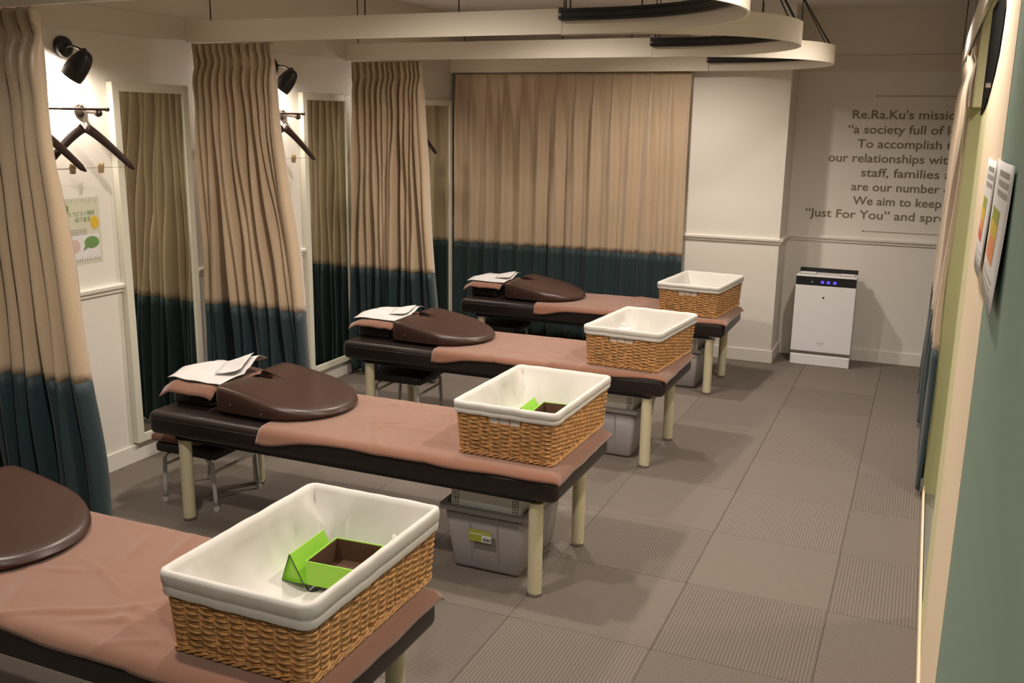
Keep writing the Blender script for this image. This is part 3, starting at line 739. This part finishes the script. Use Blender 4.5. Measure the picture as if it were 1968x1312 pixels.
def liner_mesh(hang, seed, plain=1.0):
    prof = [(.0105, BH-hang, 0), (.0115, BH-hang+.004, 0), (.0115, BH-hang*.60, 0), (.0095, BH-hang*.54, 0), (.0120, BH-hang*.48, 0), (.0120, BH-.002, 0), (.0095, BH+.0065, 0), (.0025, BH+.0095, 0), (-.0045, BH+.0065, 0), (-.0105, BH-.004, .1), (-.0125, BH-.03, .5),
            (-.022, BH-.07, 1), (-.036, BH-.11, 1), (-.056, BH-.14, 1), (-.082, .036, .8), (-.108, .027, .5)]
    n = 200; bm = nb(); rings = []
    for off, z, wr in prof:
        hx, hy = dims(min(z, BH)); ring = []
        for j in range(n):
            s = j/n; (x, y), (nx, ny) = per(s, hx, hy, CR)
            corner = min(abs(abs(x)-hx)+abs(abs(y)-hy), .12)/.12
            dc = (BH-z); fold = wr*plain*(.020*max(0,1-abs(nz(s*9+dc*6*math.sin(s*4*PI), z*2.5, seed+8))*3.2)**2*sm(dc/.05)+.016*max(0, nz(s*22+dc*16*math.sin(s*9), z*5, seed))+.012*abs(nz(s*11+2-dc*9, z*3, seed+4))+(1-corner)*.046*sm(dc/.14)+.010*math.exp(-((corner-.35-dc*2.2)/.10)**2)*sm(dc/.05))
            oo = off-max(fold, 0)+min(fold, 0)*0 + (.0012*nz(s*40, z*30, seed) if off > 0 else 0)
            ring.append(bm.verts.new((x+nx*oo, y+ny*oo, z+(.002*nz(s*30, 1, seed) if off > 0 else 0))))
        rings.append(ring)
    for a, b in zip(rings, rings[1:]):
        for j in range(n): bm.faces.new((a[j], a[(j+1) % n], b[(j+1) % n], b[j]))
    prev = rings[-1]
    for sc in (.75, .5, .25):
        ring = [bm.verts.new((v.co.x*sc, v.co.y*sc, .024+.008*(nz(v.co.x*sc*14, v.co.y*sc*14, seed)+.3))) for v in rings[-1]]
        for j in range(n): bm.faces.new((prev[j], prev[(j+1) % n], ring[(j+1) % n], ring[j]))
        prev = ring
    bm.faces.new(prev)
    return bm
BKX, BKY = -1.268, [.052, .062, .045, .055]; BKR = [0, -1.2, -5, -5]
BKLAB = ['wicker basket with white liner and green box, nearest the viewer', 'wicker basket with white liner on the second nearest bed', 'wicker basket with white liner and small white bottle on the third bed', 'wicker basket with white liner on the farthest bed, smallest in view']
BKZ = BZ1+.0085
wm = {}
for i in range(4):
    t = empty('wicker_basket', (BKX+[0, -.005, .005, -.01][i], BEDY[i]+BKY[i], BKZ), math.radians(BKR[i])); tag(t, BKLAB[i], 'basket', 'lined wicker baskets on the beds')
    if not wm:
        for nm, fn in (('woven_side', lambda: weave_mesh(True)), ('braided_base', base_mesh), ('stakes', stake_mesh), ('woven_bottom', bottom_mesh)):
            o = obj(nm, fn(), 'wicker', t, smooth=True); o['kind'] = 'stuff'; wm[nm] = o.data
    else:
        for nm, me in wm.items(): obj(nm, me, 'wicker', t)['kind'] = 'stuff'
    l = obj('liner', liner_mesh([.050, .034, .034, .032][i], 3+i, [1, 1.1, .9, .8][i]), 'linen', t, smooth=True); l['label'] = 'white cloth liner folded over the rim'
    obj('handle_cloth', B(-.062, .062, -HY1+.0045, -HY1+.0065, BH-.064, BH-.012), 'linen', t)

# contents
def tray(i, x, y, rot, w_, l_, h_):
    t = empty('card_tray', (x, y, BKZ+.045), rot); tag(t, ['green card tray with brown inside in the nearest basket', 'green card tray in the basket on the second nearest bed'][i], 'box', 'green card trays in the baskets')
    th = .003
    obj('tray_wall', B(-w_/2, w_/2, -l_/2, -l_/2+th, 0, h_), 'green', t); obj('tray_wall', B(-w_/2, w_/2, l_/2-th, l_/2, 0, h_), 'green', t)
    obj('tray_wall', B(-w_/2, -w_/2+th, -l_/2+th, l_/2-th, 0, h_), 'green', t); obj('tray_wall', B(w_/2-th, w_/2, -l_/2+th, l_/2-th, 0, h_), 'green', t)
    g = .0006
    obj('lining', B(-w_/2+th+g, -w_/2+th+g+.001, -l_/2+th, l_/2-th, .004, h_-.002), 'brown', t); obj('lining', B(w_/2-th-g-.001, w_/2-th-g, -l_/2+th, l_/2-th, .004, h_-.002), 'brown', t)
    obj('lining', B(-w_/2+th+.002, w_/2-th-.002, l_/2-th-g-.001, l_/2-th-g, .004, h_-.002), 'brown', t); obj('lining', B(-w_/2+th+.002, w_/2-th-.002, -l_/2+th+g, -l_/2+th+g+.001, .004, h_-.002), 'brown', t)
    obj('tray_floor', B(-w_/2+th, w_/2-th, -l_/2+th, l_/2-th, .001, .004), 'brown', t)
    # triangular folded stand along the long side
    s = empty('card_stand', (x, y, BKZ+.045), rot); tag(s, ['folded green triangular card stand beside the tray in the nearest basket', 'folded green triangular card stand in the second nearest basket'][i], 'card stand', 'folded green card stands')
    a = -w_/2-.004; b = a-.062; ap = a-.038; hh = h_+.012
    obj('front_panel', prism([(a, .001), (a-.003, .001), (ap, hh), (ap+.002, hh)], 'y', -l_/2-.004, l_/2+.004), 'green', s)
    obj('rear_panel', prism([(b, .001), (b+.003, .001), (ap, hh-.002), (ap-.002, hh-.002)], 'y', -l_/2-.004, l_/2+.004), 'green', s)
    obj('base_panel', prism([(a, 0), (b, 0), (b, .002), (a, .002)], 'y', -l_/2-.004, l_/2+.004), 'green', s)
    for p, q in (((a, .002), (ap, hh)), ((ap, hh), (b, .002)), ((b, .001), (a, .001))):
        obj('edge_line', T([(p[0], -l_/2-.004, p[1]), (q[0], -l_/2-.004, q[1])], .0014, 5), 'green_dark', s)
    obj('end_panel', prism([(a-.003, .002), (b+.003, .002), (ap, hh-.003)], 'y', -l_/2+.004, -l_/2+.006), 'green', s)
tray(0, -1.246, BEDY[0]+.165, math.radians(3), .140, .150, .062)
tray(1, -1.235, BEDY[1]+.165, math.radians(3), .140, .150, .045)
tp = empty('tissue_pack', (-1.125, BEDY[0]+.25, BKZ+.036)); tag(tp, 'crumpled white plastic pack at the right side of the nearest basket', 'pack')
bm = nb(); bmesh.ops.create_icosphere(bm, subdivisions=4, radius=.05)
for v in bm.verts:
    c = v.co; k = 1+.35*nz(c.x*40, c.y*40, c.z*40); v.co = Vector((c.x*k*.45, c.y*k*.75, (c.z+.05)*k*.85))
obj('wrapper', bm, 'white_pl', tp, smooth=25)
# move the pack clear of the tray
tp.location.x = -1.148; tp.location.z += .012
bt = empty('small_bottle', (-1.395, BEDY[2]+.17, BKZ+.034)); tag(bt, 'small white bottle lying in the third basket', 'bottle')
obj('bottle_body', B(-.035, .035, -.022, .022, .002, .085, bev=.010, seg=3), 'white_pl', bt, smooth=40)
obj('cap', lathe([(.011, .085), (.012, .087), (.012, .103), (.009, .105)], sides=16), 'white_pl', bt, smooth=40)

# ------------------------------------------------------------------ storage bins and perforated baskets under the beds
def frustum(bm, x0, x1, y0, y1, z0, z1, inset):
    vs = [bm.verts.new(p) for p in ((x0+inset, y0+inset, z0), (x1-inset, y0+inset, z0), (x1-inset, y1-inset, z0), (x0+inset, y1-inset, z0), (x0, y0, z1), (x1, y0, z1), (x1, y1, z1), (x0, y1, z1))]
    for f in ((3, 2, 1, 0), (0, 1, 5, 4), (1, 2, 6, 5), (2, 3, 7, 6), (3, 0, 4, 7)): bm.faces.new([vs[k] for k in f])
    return vs
def bin_(i, lab, lab2, dx=0):
    y = BEDY[i]-.17; x = -1.378+dx; t = empty('storage_bin', (x, y+.2, 0)); tag(t, lab, 'storage bin', 'grey plastic bins under the beds')
    bm = nb(); vs = frustum(bm, -.160, .160, -.205, .205, .002, .248, .026)
    es = [e for e in bm.edges if not e.is_boundary]
    bmesh.ops.bevel(bm, geom=es, offset=.016, segments=3, affect='EDGES', profile=.5)
    o = obj('bin_body', bm, 'bin', t, smooth=40); solid(o, .003, -1)
    r = nb(); ring = []
    for p in ((0, 0),):
        pass
    def rect(h, k, rr=.02, n=4):
        out = []
        for cx, cy, a0 in ((h-rr, k-rr, 0), (-h+rr, k-rr, PI/2), (-h+rr, -k+rr, PI), (h-rr, -k+rr, 1.5*PI)):
            for q in range(n+1): out.append((cx+rr*math.cos(a0+q*PI/2/n), cy+rr*math.sin(a0+q*PI/2/n)))
        return out
    rs = [[r.verts.new((a, b, z)) for a, b in rect(h, h+.045)] for h, z in ((.157, .262), (.172, .264), (.178, .260), (.178, .244), (.163, .244), (.159, .250))]
    for a, b in zip(rs, rs[1:]+rs[:1]):
        for q in range(len(a)): r.faces.new((a[q], a[(q+1) % len(a)], b[(q+1) % len(b)], b[q]))
    obj('rim', r, 'bin', t, smooth=40)
    for yy in (-.198, .198):
        for xx in (-.055, .055):
            sg = 1 if yy > 0 else -1; sy = lambda z: sg*(.205-.026*(1-z/.248)+.0003)
            obj('rib', prism([(sy(.05)-sg*.002, .05), (sy(.05)+sg*.0012, .05), (sy(.242)+sg*.0012, .242), (sy(.242)-sg*.002, .242)], 'x', xx-.003, xx+.003), 'bin', t)
    if i == 1:
        s = empty('sticker', (-.005, -.2135, .160)); s.parent = t; s.name = 'sticker'
        f = lambda n_, a, b, c, d, m, l=0: obj(n_, B(a, b, -.0012-l, -.0004-l, c, d), m, s)
        f('sticker_base', -.048, .044, -.024, .022, 'lime_print'); f('white_block', .004, .043, -.023, .004, 'paper', .0006); f('white_stripe', -.046, .003, .003, .008, 'plight', .0006)
        for k in range(9): f('barcode_bar', .009+k*.0036, .0105+k*.0036+.0006*(k % 3), -.019, -.006, 'black_pl', .0012)
        o = txt('N-27', .014, 'plight', s, mtx_face((.006, -.0022, .009), (1, 0, 0), (0, 0, 1)), 'size_print', width=.034); o['kind'] = 'stuff'
        tag(s, 'lime and white product sticker')
    # perforated white basket standing in the bin
    b = empty('perforated_basket', (x, y+.2, .235)); tag(b, lab2, 'plastic basket', 'white perforated baskets in the bins')
    hx, hy, z0, z1 = .138, .185, .0, .098
    obj('rim', B(-hx-.004, hx+.004, -hy-.004, -hy+.004, z1-.010, z1, bev=.002), 'white_pl', b); obj('rim', B(-hx-.004, hx+.004, hy-.004, hy+.004, z1-.010, z1, bev=.002), 'white_pl', b)
    obj('rim', B(-hx-.004, -hx+.004, -hy+.004, hy-.004, z1-.010, z1, bev=.002), 'white_pl', b); obj('rim', B(hx-.004, hx+.004, -hy+.004, hy-.004, z1-.010, z1, bev=.002), 'white_pl', b)
    bm = nb(); st = .0105
    for sgn in (-1, 1):
        k = -hx
        while k < hx: box(bm, k-.0017, k+.0017, sgn*hy-.001, sgn*hy+.001, z0, z1-.008); k += st
        k = -hy
        while k < hy: box(bm, sgn*hx-.001, sgn*hx+.001, k-.0017, k+.0017, z0, z1-.008); k += st
        z = z0
        while z < z1-.008: box(bm, -hx, hx, sgn*hy-.0008, sgn*hy+.0008, z, z+.0035); box(bm, sgn*hx-.0008, sgn*hx+.0008, -hy, hy, z, z+.0035); z += st
    o = obj('lattice', bm, 'white_pl', b); o['kind'] = 'stuff'
    obj('basket_floor', B(-hx, hx, -hy, hy, -.004, 0), 'white_pl', b)
    obj('solid_side', B(-hx+.030, hx-.030, -hy-.0016, -hy-.001, .0, z1-.01), 'white_pl', b)
bin_(1, 'grey plastic storage bin with lime sticker under the second bed', 'white perforated basket inside the stickered grey bin')
bin_(2, 'grey plastic storage bin under the third nearest bed', 'white perforated basket inside the bin under the third bed', .0)
bin_(3, 'grey plastic storage bin under the farthest bed', 'white perforated basket inside the bin under the farthest bed', .0)

# ------------------------------------------------------------------ stools under the bed heads
def stool(i, x, y, rot, lab):
    t = empty('folding_stool', (x, y, 0), rot); tag(t, lab, 'stool', 'low black stools under the beds')
    obj('seat', B(-.160, .160, -.165, .165, .232, .276, bev=.014, seg=3), 'stool', t, smooth=40)
    for s in (-1, 1):
        yy = s*.145
        obj('leg', T([(-.138, yy, .011), (-.136, yy, .06), (-.128, yy, .205), (-.10, yy, .2315)], .0095, 10), 'stool_leg', t, smooth=True)
        obj('leg', T([(.138, yy, .011), (.136, yy, .06), (.128, yy, .205), (.10, yy, .2315)], .0095, 10), 'stool_leg', t, smooth=True)
    for sx in (-1, 1):
        obj('cross_bar', T([(sx*.130, -.145, .17), (sx*.130, .145, .17)], .007, 8), 'stool_leg', t, smooth=True)
        for s in (-1, 1): obj('foot_cap', lathe([(.013, 0), (.013, .012), (.0115, .02)], org=(sx*.1385, s*.145, 0), sides=12), 'stool_leg', t, smooth=40)
stool(1, -2.81, 3.18, math.radians(1), 'low black stool with white legs under the second bed, towels on it')
stool(2, -2.60, 4.595, math.radians(2), 'low black stool with white legs under the third bed')
stool(3, -2.66, 6.04, math.radians(1), 'low black stool barely seen under the farthest bed')
for k in range(2):
    o = obj('folded_towel', B(-.15, .10, -.15, .11, 0, .034, bev=.014, seg=3), 'towel2', smooth=40); o.location = (-2.85+.012*k, 3.17+.008*k, .2775+.035*k); o.rotation_euler.z = math.radians(4-5*k)
    tag(o, ['dark brown folded towel on the stool, lower of two', 'dark brown folded towel on the stool, upper of two'][k], 'towel', 'folded towels on the stool')

# ------------------------------------------------------------------ air purifier
ap = empty('air_purifier', (-.580, 7.005, 0)); tag(ap, 'white air purifier with black control strip and blue lights by the back wall', 'air purifier')
def A(name, bm, m, par=None, s=False): return obj(name, bm, m, par or ap, smooth=s)
hw = .200
A('body', B(-hw+.006, hw-.006, -.108, .130, .0, .628, bev=.006), 'pur')
A('base_plinth', B(-hw, hw, -.132, -.108, .0, .074, bev=.004), 'pur')
A('air_slot', B(-hw+.006, hw-.006, -.114, -.109, .074, .100), 'grey')
A('front_panel', prism([(-.108, .098), (-.132, .098), (-.134, .104), (-.134, .566), (-.131, .570), (-.108, .570)], 'x', -hw, hw), 'pur')
cpn = A('control_panel', prism([(-.108, .571), (-.134, .571), (-.130, .624), (-.108, .628)], 'x', -hw, hw), 'black_pl')
A('top_frame', B(-hw, hw, -.130, .040, .628, .640, bev=.004), 'pur')
A('top_vent', B(-hw+.016, -.075, -.090, .020, .6405, .644), 'grey'); A('top_vent', B(.085, hw-.016, -.090, .020, .6405, .644), 'grey')
for k in range(5):
    A('vent_slat', B(-hw+.018, -.077, -.082+.02*k, -.074+.02*k, .644, .646), 'pur'); A('vent_slat', B(.087, hw-.018, -.082+.02*k, -.074+.02*k, .644, .646), 'pur')
A('louver_flap', prism([(.045, .628), (.055, .628), (.062, .668), (.052, .668)], 'x', -hw+.004, hw-.004), 'black_pl')
for x in (-.022, .017, .060):
    obj('blue_light', B(x-.010, x+.010, -.1345, -.1330, .587, .605), 'blue_led', cpn)
obj('indicator_light', B(-.094, -.088, -.1345, -.1328, .590, .598), 'white_led', cpn)
A('sensor_eye', lathe([(.0065, 0), (.0065, .002)], (0, -1, 0), (-.008, -.134, .488), 16), 'black_pl')
o = txt('Panasonic', .018, 'pgrey', ap, mtx_face((-.026, -.1346, .158), (1, 0, 0), (0, 0, 1)), 'maker_name', width=.050); o['kind'] = 'stuff'
obj('print_line', B(-.016, .006, -.1346, -.1341, .146, .149), 'pgrey', ap)
